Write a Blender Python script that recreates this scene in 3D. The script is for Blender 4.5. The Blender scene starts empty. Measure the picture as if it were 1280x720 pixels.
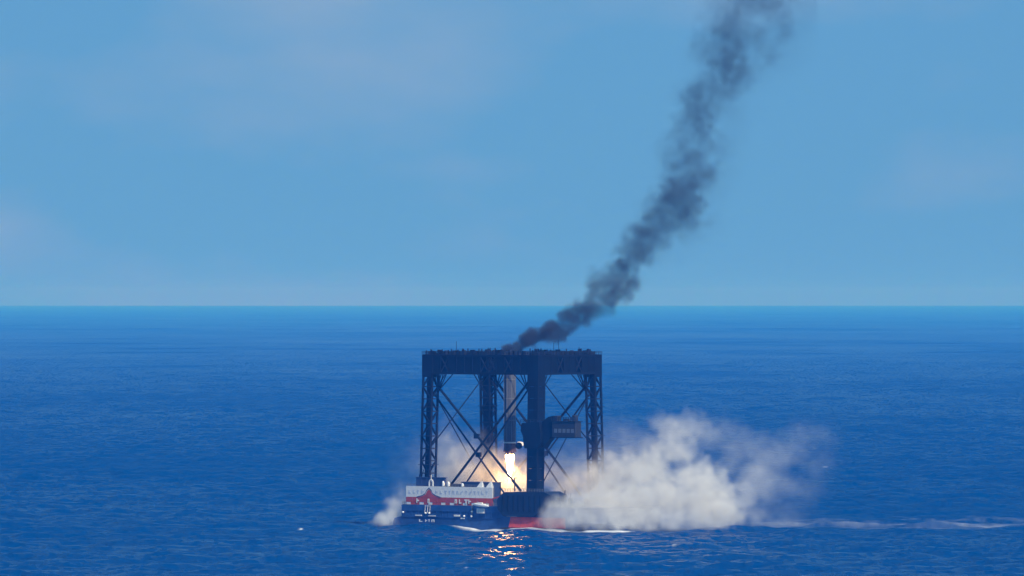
import bpy, math, random
import numpy as np
from mathutils import Vector, Matrix

# ------------------------------------------------------------------ camera, sky, sun, exposure
scene = bpy.context.scene
R = math.radians
CAM_H = 95.33
cam_d = bpy.data.cameras.new('camera')
cam_d.sensor_width = 36.0
cam_d.lens = 253.1
cam_d.clip_start = 1.0
cam_d.clip_end = 900000.0
cam = bpy.data.objects.new('camera', cam_d)
scene.collection.objects.link(cam)
cam.location = (0.0, -3000.0, CAM_H)
cam.rotation_euler = (R(90.0) + math.atan(13.0 / 9000.0), 0, 0)
scene.camera = cam

SUN_AZ, SUN_EL = 146.0, 46.0
world = bpy.data.worlds.new('World')
scene.world = world
world.use_nodes = True
nt = world.node_tree
nt.nodes.clear()
w_out = nt.nodes.new('ShaderNodeOutputWorld')
w_bg = nt.nodes.new('ShaderNodeBackground')
w_sky = nt.nodes.new('ShaderNodeTexSky')
w_sky.sky_type = 'NISHITA'
w_sky.sun_disc = False
w_sky.sun_elevation = R(SUN_EL)
w_sky.sun_rotation = R(SUN_AZ)
w_sky.altitude = 0.0
w_sky.air_density = 1.0
w_sky.dust_density = 0.0
w_sky.ozone_density = 6.0
SKY_TINT = (0.165, 0.60, 1.10, 1.0)
w_tint = nt.nodes.new('ShaderNodeMix'); w_tint.data_type = 'RGBA'; w_tint.blend_type = 'MULTIPLY'
w_tint.inputs['Factor'].default_value = 1.0
w_tint.inputs['B'].default_value = SKY_TINT
nt.links.new(w_sky.outputs['Color'], w_tint.inputs['A'])
# thin veils of high cloud, laid out by direction all round the sky
w_tc = nt.nodes.new('ShaderNodeTexCoord')
w_map = nt.nodes.new('ShaderNodeMapping')
w_map.inputs['Scale'].default_value = (1.0, 1.0, 2.6)
w_map.inputs['Location'].default_value = (0.376, 0.63, 0.942)
w_n = nt.nodes.new('ShaderNodeTexNoise')
w_n.inputs['Scale'].default_value = 17.0
w_n.inputs['Detail'].default_value = 7.0
w_n.inputs['Roughness'].default_value = 0.52
w_r = nt.nodes.new('ShaderNodeMapRange')
w_r.inputs['From Min'].default_value = 0.47
w_r.inputs['From Max'].default_value = 0.75
w_r.inputs['To Min'].default_value = 0.0
w_r.inputs['To Max'].default_value = 0.62
w_cl = nt.nodes.new('ShaderNodeMix'); w_cl.data_type = 'RGBA'; w_cl.blend_type = 'MIX'
w_cl.inputs['B'].default_value = (3.4, 4.9, 6.9, 1.0)
nt.links.new(w_tc.outputs['Generated'], w_map.inputs['Vector'])
nt.links.new(w_map.outputs['Vector'], w_n.inputs['Vector'])
nt.links.new(w_n.outputs['Fac'], w_r.inputs['Value'])
nt.links.new(w_r.outputs['Result'], w_cl.inputs['Factor'])
w_veil = nt.nodes.new('ShaderNodeMix'); w_veil.data_type = 'RGBA'; w_veil.blend_type = 'MIX'
w_veil.inputs['Factor'].default_value = 0.85            # even high haze over the whole sky
w_veil.inputs['B'].default_value = (1.50, 3.9, 6.95, 1.0)
nt.links.new(w_tint.outputs['Result'], w_veil.inputs['A'])
nt.links.new(w_veil.outputs['Result'], w_cl.inputs['A'])
nt.links.new(w_cl.outputs['Result'], w_bg.inputs['Color'])
w_bg.inputs['Strength'].default_value = 0.085
nt.links.new(w_bg.outputs['Background'], w_out.inputs['Surface'])

sun_d = bpy.data.lights.new('sun', 'SUN')
sun_d.energy = 4.5
sun_d.angle = R(0.6)
sun_d.color = (1.0, 0.945, 0.83)
sun = bpy.data.objects.new('sun', sun_d)
scene.collection.objects.link(sun)
sd = Vector((math.sin(R(SUN_AZ)) * math.cos(R(SUN_EL)), math.cos(R(SUN_AZ)) * math.cos(R(SUN_EL)), math.sin(R(SUN_EL))))
sun.rotation_euler = (-sd).to_track_quat('-Z', 'Y').to_euler()
sun.location = sd * 400

vs = scene.view_settings
vs.view_transform = 'Standard'
vs.look = 'None'
vs.exposure = 0.0
vs.gamma = 1.0
vs.use_curve_mapping = False

cy = scene.cycles
cy.use_denoising = True
try:
    cy.denoiser = 'OPENIMAGEDENOISE'
except Exception:
    pass
cy.max_bounces = 8
cy.diffuse_bounces = 2
cy.glossy_bounces = 3
cy.transmission_bounces = 2
cy.transparent_max_bounces = 16
cy.volume_bounces = 6
cy.volume_step_rate = 1.0
cy.volume_max_steps = 512
cy.sample_clamp_indirect = 2.0
cy.use_adaptive_sampling = True
cy.adaptive_threshold = 0.02

# ------------------------------------------------------------------ helpers
COL = scene.collection

def link(o, parent=None):
    COL.objects.link(o)
    if parent is not None:
        o.parent = parent
    return o

def tag(o, label=None, cat=None, group=None, kind=None):
    if label: o['label'] = label
    if cat: o['category'] = cat
    if group: o['group'] = group
    if kind: o['kind'] = kind
    return o

def empty(name, loc=(0, 0, 0), rz=0.0, parent=None):
    o = bpy.data.objects.new(name, None)
    o.location = loc
    o.rotation_euler = (0, 0, rz)
    o.empty_display_size = 2
    return link(o, parent)

class MB:
    """collects shapes into one mesh"""
    def __init__(self):
        self.v = []; self.f = []; self.smooth = []
    def add(self, vs_, fs_, smooth=False):
        b = len(self.v)
        self.v += [tuple(p) for p in vs_]
        self.f += [tuple(b + i for i in f) for f in fs_]
        self.smooth += [smooth] * len(fs_)
        return self
    def box(self, x0, x1, y0, y1, z0, z1):
        p = [(x0, y0, z0), (x1, y0, z0), (x1, y1, z0), (x0, y1, z0), (x0, y0, z1), (x1, y0, z1), (x1, y1, z1), (x0, y1, z1)]
        return self.add(p, [(0, 3, 2, 1), (4, 5, 6, 7), (0, 1, 5, 4), (1, 2, 6, 5), (2, 3, 7, 6), (3, 0, 4, 7)])
    def cbox(self, x0, x1, y0, y1, z0, z1, c):
        """box with chamfered vertical edges and top"""
        a = [(x0 + c, y0), (x1 - c, y0), (x1, y0 + c), (x1, y1 - c), (x1 - c, y1), (x0 + c, y1), (x0, y1 - c), (x0, y0 + c)]
        b = [(x0 + 2 * c, y0 + c), (x1 - 2 * c, y0 + c), (x1 - c, y0 + 2 * c), (x1 - c, y1 - 2 * c), (x1 - 2 * c, y1 - c), (x0 + 2 * c, y1 - c), (x0 + c, y1 - 2 * c), (x0 + c, y0 + 2 * c)]
        v = [(p[0], p[1], z0) for p in a] + [(p[0], p[1], z1 - c) for p in a] + [(p[0], p[1], z1) for p in b]
        f = [tuple(range(7, -1, -1)), tuple(range(16, 24))]
        for k in (0, 8):
            for i in range(8):
                j = (i + 1) % 8
                f.append((k + i, k + j, k + 8 + j, k + 8 + i))
        return self.add(v, f)
    def prism(self, poly, y0, y1):
        """x-z outline pushed along y"""
        n = len(poly)
        v = [(x, y0, z) for x, z in poly] + [(x, y1, z) for x, z in poly]
        f = [tuple(range(n)), tuple(range(2 * n - 1, n - 1, -1))]
        f += [(i, i + n, (i + 1) % n + n, (i + 1) % n) for i in range(n)]
        return self.add(v, f)
    def beam(self, p0, p1, w, h=None, n=4):
        p0 = Vector(p0); p1 = Vector(p1); h = h or w
        d = (p1 - p0).normalized()
        ref = Vector((0, 0, 1)) if abs(d.z) < 0.95 else Vector((1, 0, 0))
        s = d.cross(ref).normalized(); t = s.cross(d).normalized()
        v = []
        off = math.pi / 4 if n == 4 else 0.0
        k = math.sqrt(2) / 2 if n == 4 else 0.5
        for p in (p0, p1):
            for i in range(n):
                a = off + 2 * math.pi * i / n
                v.append(p + s * (math.cos(a) * w * k) + t * (math.sin(a) * h * k))
        f = [tuple(range(n - 1, -1, -1)), tuple(range(n, 2 * n))]
        f += [(i, (i + 1) % n, n + (i + 1) % n, n + i) for i in range(n)]
        return self.add(v, f, smooth=False)
    def lathe(self, prof, n=32, cx=0, cy_=0, smooth=True, sq=None):
        v = []; f = []
        for r, z in prof:
            for i in range(n):
                a = 2 * math.pi * i / n
                v.append((cx + r * math.cos(a), cy_ + r * math.sin(a), z))
        for k in range(len(prof) - 1):
            for i in range(n):
                j = (i + 1) % n
                f.append((k * n + i, k * n + j, (k + 1) * n + j, (k + 1) * n + i))
        self.add(v, f, smooth)
        return self
    def build(self, name, mat, parent=None):
        me = bpy.data.meshes.new(name)
        me.from_pydata(self.v, [], self.f)
        if any(self.smooth):
            me.polygons.foreach_set('use_smooth', self.smooth)
        me.materials.append(mat)
        me.update()
        o = bpy.data.objects.new(name, me)
        return link(o, parent)

def node_mat(name):
    m = bpy.data.materials.new(name)
    m.use_nodes = True
    t = m.node_tree
    t.nodes.clear()
    out = t.nodes.new('ShaderNodeOutputMaterial')
    return m, t, out

def paint(name, col, rough=0.55, metal=0.0, var=0.35, scale=0.6, rust=0.0, rust_col=(0.12, 0.05, 0.025), stretch=(1, 1, 1), spec=0.5):
    """painted or bare metal with weathering in world-fixed object space"""
    m, t, out = node_mat(name)
    N = t.nodes.new; L = t.links.new
    bs = N('ShaderNodeBsdfPrincipled')
    tc = N('ShaderNodeTexCoord'); mp = N('ShaderNodeMapping')
    mp.inputs['Scale'].default_value = stretch
    L(tc.outputs['Object'], mp.inputs['Vector'])
    n1 = N('ShaderNodeTexNoise'); n1.inputs['Scale'].default_value = scale; n1.inputs['Detail'].default_value = 6
    n1.inputs['Roughness'].default_value = 0.65
    L(mp.outputs['Vector'], n1.inputs['Vector'])
    r = N('ShaderNodeMapRange'); r.inputs['From Min'].default_value = 0.3; r.inputs['From Max'].default_value = 0.7
    r.inputs['To Min'].default_value = 1 - var; r.inputs['To Max'].default_value = 1 + var
    L(n1.outputs['Fac'], r.inputs['Value'])
    mx = N('ShaderNodeMix'); mx.data_type = 'RGBA'; mx.blend_type = 'MULTIPLY'; mx.inputs['Factor'].default_value = 1
    mx.inputs['A'].default_value = (*col, 1)
    L(r.outputs['Result'], mx.inputs['B'])
    src = mx.outputs['Result']
    if rust > 0:
        n2 = N('ShaderNodeTexNoise'); n2.inputs['Scale'].default_value = scale * 0.8; n2.inputs['Detail'].default_value = 9
        n2.inputs['Roughness'].default_value = 0.7
        mp2 = N('ShaderNodeMapping'); mp2.inputs['Scale'].default_value = (1.6, 1.6, 0.35); mp2.inputs['Location'].default_value = (7, 3, 1)
        L(tc.outputs['Object'], mp2.inputs['Vector']); L(mp2.outputs['Vector'], n2.inputs['Vector'])
        r2 = N('ShaderNodeMapRange'); r2.inputs['From Min'].default_value = 0.58; r2.inputs['From Max'].default_value = 0.7
        r2.inputs['To Max'].default_value = rust
        L(n2.outputs['Fac'], r2.inputs['Value'])
        m2 = N('ShaderNodeMix'); m2.data_type = 'RGBA'
        m2.inputs['B'].default_value = (*rust_col, 1)
        L(r2.outputs['Result'], m2.inputs['Factor']); L(src, m2.inputs['A'])
        src = m2.outputs['Result']
    L(src, bs.inputs['Base Color'])
    rr = N('ShaderNodeMapRange'); rr.inputs['To Min'].default_value = max(0.05, rough - 0.12); rr.inputs['To Max'].default_value = min(1, rough + 0.15)
    L(n1.outputs['Fac'], rr.inputs['Value']); L(rr.outputs['Result'], bs.inputs['Roughness'])
    bs.inputs['Metallic'].default_value = metal
    bs.inputs['Specular IOR Level'].default_value = spec
    L(bs.outputs['BSDF'], out.inputs['Surface'])
    return m

def emit(name, col, strength):
    m, t, out = node_mat(name)
    e = t.nodes.new('ShaderNodeEmission')
    e.inputs['Color'].default_value = (*col, 1); e.inputs['Strength'].default_value = strength
    t.links.new(e.outputs['Emission'], out.inputs['Surface'])
    return m

M = {
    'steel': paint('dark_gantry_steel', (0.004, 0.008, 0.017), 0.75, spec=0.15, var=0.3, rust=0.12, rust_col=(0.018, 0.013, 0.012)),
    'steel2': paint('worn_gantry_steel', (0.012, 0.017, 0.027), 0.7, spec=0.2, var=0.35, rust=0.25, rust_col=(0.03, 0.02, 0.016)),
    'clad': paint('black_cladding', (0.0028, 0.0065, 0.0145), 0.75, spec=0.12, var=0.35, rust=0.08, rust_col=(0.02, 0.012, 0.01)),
    'rail': paint('galvanised_rail', (0.16, 0.17, 0.18), 0.5, var=0.2),
    'hull': paint('dark_blue_hull', (0.014, 0.064, 0.215), 0.5, var=0.35, scale=0.35, rust=0.35),
    'red': paint('red_hull_paint', (0.60, 0.065, 0.045), 0.5, var=0.3, scale=0.4, rust=0.3, rust_col=(0.10, 0.03, 0.02)),
    'bannerred': paint('red_banner', (0.40, 0.050, 0.035), 0.6, var=0.2, scale=0.5),
    'white': paint('white_paint', (0.70, 0.71, 0.70), 0.55, var=0.08, scale=0.6, rust=0.25, rust_col=(0.35, 0.25, 0.17)),
    'mark': paint('slate_lettering', (0.42, 0.49, 0.60), 0.6, var=0.15),
    'navy': paint('navy_block_paint', (0.008, 0.019, 0.050), 0.6, var=0.35, scale=0.4, rust=0.25, rust_col=(0.03, 0.02, 0.02), spec=0.3),
    'deck': paint('grey_deck', (0.10, 0.11, 0.12), 0.8, var=0.4, scale=0.25, rust=0.4),
    'tarp': paint('navy_tarpaulin', (0.022, 0.045, 0.13), 0.6, var=0.3, scale=0.9),
    'house': paint('grey_machinery_house', (0.013, 0.016, 0.023), 0.65, var=0.25, rust=0.2),
    'glass': paint('dark_glass', (0.10, 0.13, 0.17), 0.3, var=0.1, spec=0.4),
    'rocket': paint('sooty_grey_skin', (0.075, 0.082, 0.098), 0.65, var=0.45, scale=1.1, stretch=(1.2, 1.2, 0.09), rust=0.5, rust_col=(0.05, 0.045, 0.045)),
    'seam': paint('pale_raceway', (0.14, 0.15, 0.17), 0.55, var=0.3, scale=1.0, stretch=(1, 1, 0.15)),
    'burnt': paint('scorched_engine_bay', (0.10, 0.042, 0.035), 0.7, var=0.4, scale=1.3),
    'engine': paint('engine_metal', (0.12, 0.11, 0.105), 0.4, metal=0.8, var=0.3),
    'black': paint('black_rubber', (0.02, 0.02, 0.022), 0.8, var=0.2),
    'lamp': paint('white_lamp_housing', (0.85, 0.85, 0.82), 0.4, var=0.05),
}

_unit = {}
def unit_bar(mat, n):
    key = (mat.name, n)
    if key not in _unit:
        me = bpy.data.meshes.new('bar_' + mat.name)
        b = MB().beam((0, 0, 0), (0, 0, 1), 1.0, n=n)
        me.from_pydata(b.v, [], b.f); me.materials.append(mat); me.update()
        _unit[key] = me
    return _unit[key]

def bar(name, p0, p1, w, mat, parent, n=4):
    p0 = Vector(p0); p1 = Vector(p1); d = p1 - p0
    o = bpy.data.objects.new(name, unit_bar(mat, n))
    o.location = p0
    o.rotation_mode = 'QUATERNION'
    o.rotation_quaternion = d.to_track_quat('Z', 'Y')
    o.scale = (w, w, d.length)
    return link(o, parent)

random.seed(11)
rng = np.random.default_rng(5)

# ------------------------------------------------------------------ the sea: one sheet, real waves near the ship, flat to the horizon
def wave_set(n=72):
    ws = []
    r = np.random.default_rng(21)
    for i in range(n):
        lam = 5.0 * (70.0 / 5.0) ** (r.random())
        ang = R(-60) + r.normal(0, R(38))
        amp = 0.0105 * lam ** 0.72 * (0.5 + r.random())
        ws.append((2 * math.pi / lam * math.cos(ang), 2 * math.pi / lam * math.sin(ang), amp, r.random() * 2 * math.pi, lam))
    return ws
WAVES = wave_set()

def wave_height(x, y, step):
    h = np.zeros_like(x)
    for kx, ky, a, ph, lam in WAVES:
        att = np.clip(lam / (step * 2.2) - 0.6, 0, 1)
        h += a * att * np.sin(kx * x + ky * y + ph)
    return h

def value_noise2(x, y, seed):
    xi = np.floor(x).astype(np.int64); yi = np.floor(y).astype(np.int64)
    fx = x - xi; fy = y - yi
    fx = fx * fx * (3 - 2 * fx); fy = fy * fy * (3 - 2 * fy)
    def h(a, b):
        n = (a * 374761393 + b * 668265263 + seed * 1442695041) & 0xffffffff
        n = ((n ^ (n >> 13)) * 1274126177) & 0xffffffff
        return ((n ^ (n >> 16)) & 0xffff) / 65535.0
    return (h(xi, yi) * (1 - fx) + h(xi + 1, yi) * fx) * (1 - fy) + (h(xi, yi + 1) * (1 - fx) + h(xi + 1, yi + 1) * fx) * fy

TH = R(36.0)                       # heading of the ship
U = np.array([math.cos(TH), -math.sin(TH)])
V = np.array([math.sin(TH), math.cos(TH)])

def build_sea():
    d = [2000.0]
    while d[-1] < 4300: d.append(d[-1] + 3.0)
    while d[-1] < 45000: d.append(d[-1] * 1.0 + 3.0 * (d[-1] / 4300.0) ** 2)
    d = np.array(d); nc = 760
    t = np.linspace(-0.13, 0.13, nc)
    X = d[:, None] * t[None, :]
    Y = np.repeat((d - 3000.0)[:, None], nc, axis=1)
    step = np.repeat(np.maximum(np.gradient(d), 3.0)[:, None], nc, axis=1)
    Z = wave_height(X, Y, step)
    nr = len(d)
    edge = np.minimum(np.arange(nc), np.arange(nc)[::-1]) / 30.0
    Z *= np.clip(edge, 0, 1)[None, :] * np.clip(np.arange(nr) / 30.0, 0, 1)[:, None] * np.clip((nr - 1 - np.arange(nr)) / 12.0, 0, 1)[:, None]
    # foam: bow and side wash along the hull, drifting wake to the right, scattered whitecaps
    hu = X * U[0] + Y * U[1]; hv = X * V[0] + Y * V[1]
    fo = np.zeros_like(X)
    n1 = value_noise2(X / 2.2, Y / 14.0, 1) * 0.6 + value_noise2(X / 0.9, Y / 6.0, 2) * 0.4
    n2 = value_noise2(X / 22.0, Y / 60.0, 3)
    side = np.exp(-((hv + 30.5) / 3.6) ** 2) * ((hu > -12) & (hu < 85)) * np.clip((hu + 12) / 8, 0, 1)
    fo += side * np.clip(0.45 + 1.2 * n2, 0, 1.3) * (0.6 + 0.8 * n1)
    stern = np.exp(-(((hu + 42) / 5.0) ** 2 + ((hv + 24) / 9.0) ** 2))
    fo += stern * (0.3 + n1)
    # pale drifting wake streaks towards the right
    n3 = value_noise2(X / 13.0, Y / 16.0, 7) * .6 + value_noise2(X / 4.0, Y / 9.0, 6) * .4
    for (yc, wd, x0, x1, s) in ((28, 42, 75, 420, 0.07), (-14, 10, 85, 330, 0.075), (80, 12, 100, 420, 0.08), (135, 18, 120, 420, 0.06), (15, 9, 90, 420, 0.085)):
        b = np.exp(-((Y - yc - 14 * np.sin(X / 47.0) - 0.05 * X) / wd) ** 2) * np.clip((X - x0) / 25, 0, 1) * np.clip((x1 - X) / 60, 0, 1)
        fo += b * s * np.clip(n3 * 1.1 + n1 * .7 - .1, 0, 1.3)
    cr = np.random.default_rng(8)
    caps = [(-87, -34), (-80.5, -34), (-16, -460), (135.5, 480), (176, 1050), (-196, 1650), (62, -250)]
    for (cx, cyy) in caps:
        s = 0.55 + 0.6 * cr.random()
        fo += np.exp(-(((X - cx) / (1.0 * s)) ** 2 + ((Y - cyy) / (5.0 * s)) ** 2)) * 0.5 * (0.5 + n1)
    fo = np.clip(fo, 0, 1)
    Z = Z + 0.25 * fo
    # the same sheet runs on, flat, to the horizon on every side
    def pad(a, lo, hi, axis):
        f = np.take(a, [0], axis); l = np.take(a, [-1], axis)
        return np.concatenate([f + v for v in lo] + [a] + [l + v for v in hi], axis)
    out_ = [400.0, 2000.0, 8000.0, 30000.0, 90000.0]
    zero = [0.0] * len(out_)
    X = pad(X, [-v for v in out_[::-1]], out_, 1); Y = pad(Y, zero, zero, 1); Z = pad(Z, zero, zero, 1); fo = pad(fo, zero, zero, 1)
    back = [-90000.0, -30000.0, -9000.0, -3000.0, -800.0]; fwd = [12000.0, 30000.0, 48000.0]
    z3 = [0.0] * 3
    X = pad(X, zero, z3, 0); Y = pad(Y, back, fwd, 0); Z = pad(Z, zero, z3, 0)
    keep = np.zeros_like(Z); keep[5:-3, 5:-5] = 1
    Z *= keep; fo = pad(fo, zero, z3, 0) * keep
    nr, nc = X.shape
    co = np.stack([X, Y, Z], -1).reshape(-1, 3); fo = fo.reshape(-1)
    idx = np.arange(nr * nc).reshape(nr, nc)
    loops = np.stack([idx[:-1, :-1], idx[:-1, 1:], idx[1:, 1:], idx[1:, :-1]], -1).reshape(-1).astype(np.int32)
    tot = np.full(len(loops) // 4, 4, dtype=np.int32)
    print('sea quads', len(tot))
    me = bpy.data.meshes.new('sea')
    me.vertices.add(len(co)); me.vertices.foreach_set('co', co.astype(np.float32).reshape(-1))
    me.loops.add(len(loops)); me.loops.foreach_set('vertex_index', loops)
    me.polygons.add(len(tot))
    st = np.concatenate([[0], np.cumsum(tot)[:-1]]).astype(np.int32)
    me.polygons.foreach_set('loop_start', st)
    me.update(calc_edges=True)
    me.polygons.foreach_set('use_smooth', np.ones(len(tot), dtype=bool))
    at = me.attributes.new('foam', 'FLOAT', 'POINT'); at.data.foreach_set('value', fo.astype(np.float32))
    me.validate()
    # water
    m, t, out = node_mat('sea_water'); N = t.nodes.new; L = t.links.new
    bs = N('ShaderNodeBsdfPrincipled')
    geo = N('ShaderNodeNewGeometry')
    def noise(scale, sx, sy, detail, rough=0.55):
        mp = N('ShaderNodeMapping'); mp.inputs['Scale'].default_value = (sx, sy, 1); mp.inputs['Rotation'].default_value = (0, 0, R(8))
        L(geo.outputs['Position'], mp.inputs['Vector'])
        n = N('ShaderNodeTexNoise'); n.inputs['Scale'].default_value = scale; n.inputs['Detail'].default_value = detail
        n.inputs['Roughness'].default_value = rough
        L(mp.outputs['Vector'], n.inputs['Vector'])
        return n
    na = noise(0.32, 1.0, 0.45, 5)
    nb_ = noise(0.045, 1.0, 0.30, 4)
    gust = noise(0.004, 1.0, 0.35, 4)
    def centred(n, k):
        s = N('ShaderNodeVectorMath'); s.operation = 'SUBTRACT'; s.inputs[1].default_value = (0.5, 0.5, 0.5); L(n.outputs['Color'], s.inputs[0])
        q = N('ShaderNodeVectorMath'); q.operation = 'MULTIPLY'; q.inputs[1].default_value = (k, k, 0.0); L(s.outputs['Vector'], q.inputs[0])
        return q
    qa = centred(na, 1.85); qb = centred(nb_, 0.35)
    ad = N('ShaderNodeVectorMath'); ad.operation = 'ADD'; L(qa.outputs['Vector'], ad.inputs[0]); L(qb.outputs['Vector'], ad.inputs[1])
    gr = N('ShaderNodeMapRange'); gr.inputs['From Min'].default_value = 0.3; gr.inputs['From Max'].default_value = 0.7
    gr.inputs['To Min'].default_value = 0.6; gr.inputs['To Max'].default_value = 1.25
    L(gust.outputs['Fac'], gr.inputs['Value'])
    sc = N('ShaderNodeVectorMath'); sc.operation = 'SCALE'; L(ad.outputs['Vector'], sc.inputs[0]); L(gr.outputs['Result'], sc.inputs['Scale'])
    a2 = N('ShaderNodeVectorMath'); a2.operation = 'ADD'; L(geo.outputs['Normal'], a2.inputs[0]); L(sc.outputs['Vector'], a2.inputs[1])
    nn = N('ShaderNodeVectorMath'); nn.operation = 'NORMALIZE'; L(a2.outputs['Vector'], nn.inputs[0])
    L(nn.outputs['Vector'], bs.inputs['Normal'])
    af = N('ShaderNodeAttribute'); af.attribute_name = 'foam'
    fr = N('ShaderNodeMapRange'); fr.inputs['From Min'].default_value = 0.03; fr.inputs['From Max'].default_value = 0.75
    L(af.outputs['Fac'], fr.inputs['Value'])
    mx = N('ShaderNodeMix'); mx.data_type = 'RGBA'
    mx.inputs['A'].default_value = (0.0002, 0.041, 0.158, 1); mx.inputs['B'].default_value = (0.72, 0.76, 0.78, 1)
    L(fr.outputs['Result'], mx.inputs['Factor']); L(mx.outputs['Result'], bs.inputs['Base Color'])
    rf = N('ShaderNodeMapRange'); rf.inputs['To Min'].default_value = 0.14; rf.inputs['To Max'].default_value = 0.85
    L(fr.outputs['Result'], rf.inputs['Value']); L(rf.outputs['Result'], bs.inputs['Roughness'])
    bs.inputs['IOR'].default_value = 1.333
    bs.inputs['Specular IOR Level'].default_value = 0.0
    b2 = N('ShaderNodeBsdfPrincipled'); b2.inputs['IOR'].default_value = 1.333; b2.inputs['Specular IOR Level'].default_value = 0.02
    L(nn.outputs['Vector'], b2.inputs['Normal']); L(mx.outputs['Result'], b2.inputs['Base Color']); L(rf.outputs['Result'], b2.inputs['Roughness'])
    ms = N('ShaderNodeMixShader'); g2 = noise(0.0011, 1.0, 0.4, 3)
    gm_ = N('ShaderNodeMath'); gm_.operation = 'ADD'; L(gust.outputs['Fac'], gm_.inputs[0]); L(g2.outputs['Fac'], gm_.inputs[1])
    gf = N('ShaderNodeMapRange'); gf.inputs['From Min'].default_value = 0.8; gf.inputs['From Max'].default_value = 1.2
    gf.inputs['To Min'].default_value = 0.3; gf.inputs['To Max'].default_value = 0.72
    L(gm_.outputs[0], gf.inputs['Value']); L(gf.outputs['Result'], ms.inputs['Fac'])
    L(bs.outputs['BSDF'], ms.inputs[1]); L(b2.outputs['BSDF'], ms.inputs[2])
    L(ms.outputs['Shader'], out.inputs['Surface'])
    me.materials.append(m)
    o = link(bpy.data.objects.new('sea', me))
    o['kind'] = 'structure'
    o['label'] = 'choppy deep blue open sea reaching the horizon'
    return o
build_sea()

# ------------------------------------------------------------------ haze: a closed box of pale air round camera, sea and ship
def build_haze():
    E = 110000.0
    m, t, out = node_mat('haze_air')
    pv = t.nodes.new('ShaderNodeVolumePrincipled')
    pv.inputs['Color'].default_value = (0.026, 0.245, 0.85, 1)
    pv.inputs['Absorption Color'].default_value = (0.96, 0.8, 0.25, 1)
    pv.inputs['Density'].default_value = 7.4e-5
    pv.inputs['Anisotropy'].default_value = 0.0
    pv.inputs['Density Attribute'].default_value = ''
    pv.inputs['Temperature Attribute'].default_value = ''
    t.links.new(pv.outputs['Volume'], out.inputs['Volume'])
    o = MB().box(-E, E, -E, E, -4.0, 248.0).build('haze', m)
    o['kind'] = 'stuff'; o['label'] = 'pale blue sea haze filling the air'
    return o
build_haze()

# ------------------------------------------------------------------ recovery ship (local x runs along the ship, local y away across its beam)
DECK = 9.5
HB = 27.5                                  # half beam
XL, XR = -36.9, 62.0
ship = empty('recovery_ship', (0, 0, 0), -TH)
tag(ship, 'dark blue flat decked recovery ship carrying the tall black gantry', 'ship')

def hull_mesh():
    mb = MB()
    # stations along the ship: (x, half beam at deck, half beam at keel, keel z)
    st = [(XL, HB, HB, -2.5), (XL + 4, HB, HB, -4.0), (30, HB, HB, -4.0), (48, HB, HB - 1.5, -4.0), (57, HB - 3.5, HB - 9, -3.0), (XR, HB - 8, HB - 17, -0.5)]
    prof = []
    for x, b, kb, kz in st:
        y = [-b, -b, -b + (b - kb) * .6 - .0, -kb + 1.5, kb - 1.5, b - (b - kb) * .6, b, b]
        z = [DECK, 3.0, -1.0, kz, kz, -1.0, 3.0, DECK]
        prof.append([(x, yy, zz) for yy, zz in zip(y, z)])
    n = 8
    v = [p for s in prof for p in s]; f = []
    for k in range(len(prof) - 1):
        for i in range(n):
            j = (i + 1) % n
            f.append((k * n + i, k * n + j, (k + 1) * n + j, (k + 1) * n + i))
    f.append(tuple(range(n - 1, -1, -1))); f.append(tuple(range((len(prof) - 1) * n, len(prof) * n)))
    mb.add(v, f)
    return mb
hull = hull_mesh().build('hull', M['hull'], ship)
MB().prism([(XL - 4.7, -1.5), (XL - 4.9, 2.2), (XL - 4.2, 3.7), (XL - 2.2, 4.3), (XL - .01, 4.6), (XL - .01, -1.5)], -HB + .6, HB - .6).build('stern_platform', M['hull'], ship)
tag(bpy.data.objects['stern_platform'], 'low rounded dark blue stern platform above the waterline')
MB().box(XL + .4, 48, -HB + .4, HB - .4, DECK + .004, DECK + .12).build('deck', M['deck'], ship)
# red plated side of the hull beside the big leg
MB().prism([(18.5, 1.0), (19.5, 5.3), (47.0, 5.3), (47.0, 1.0)], -HB - .35, -HB + .2).build('red_side_plate', M['red'], hull)
MB().prism([(14, .2), (14.3, .95), (56, .95), (56, .2)], -HB - .25, -HB + .2).build('boot_strip', M['black'], hull)
# fender belt, strakes, hull openings, name marks, lamps
mb = MB()
for z in (4.4, 7.0):
    mb.box(XL + .1, 14.0, -HB - .28, -HB + .1, z, z + .35)
mb.build('rubbing_strake', M['hull'], hull)
for i in range(16):
    x = XL + 2.2 + i * 3.15
    if x < 13: MB().box(x, x + .28, -HB - .22, -HB + .1, 4.76, 6.98).build('side_rib', M['hull'], hull)
GLYPHS = ([(0, 0), (1, 0), (1, .3), (.35, .3), (.35, 1), (0, 1)], [(0, 0), (.35, 0), (.35, .4), (1, .4), (1, .7), (.35, .7), (.35, 1), (0, 1)],
          [(0, .7), (.32, .7), (.32, 0), (.68, 0), (.68, .7), (1, .7), (1, 1), (0, 1)], [(0, 0), (.3, 0), (.3, .65), (.7, .65), (.7, 0), (1, 0), (1, 1), (0, 1)],
          [(0, 0), (.35, 0), (1, .75), (1, 1), (.6, 1), (0, .3)])
def glyph(name, k, x, z, w, h, y0, y1, mat, parent):
    return MB().prism([(x + a * w, z + b * h) for a, b in GLYPHS[k]], y0, y1).build(name, mat, parent)
for k, (x, w) in enumerate(((-27.8, 1.7), (-24.6, 1.0), (-23.0, .8), (-21.4, 1.6))):      # the ship's name, too small to read
    glyph('name_mark', k, x, 2.45, w, 1.1, -HB - .05, -HB + .1, M['white'], hull)
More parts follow.
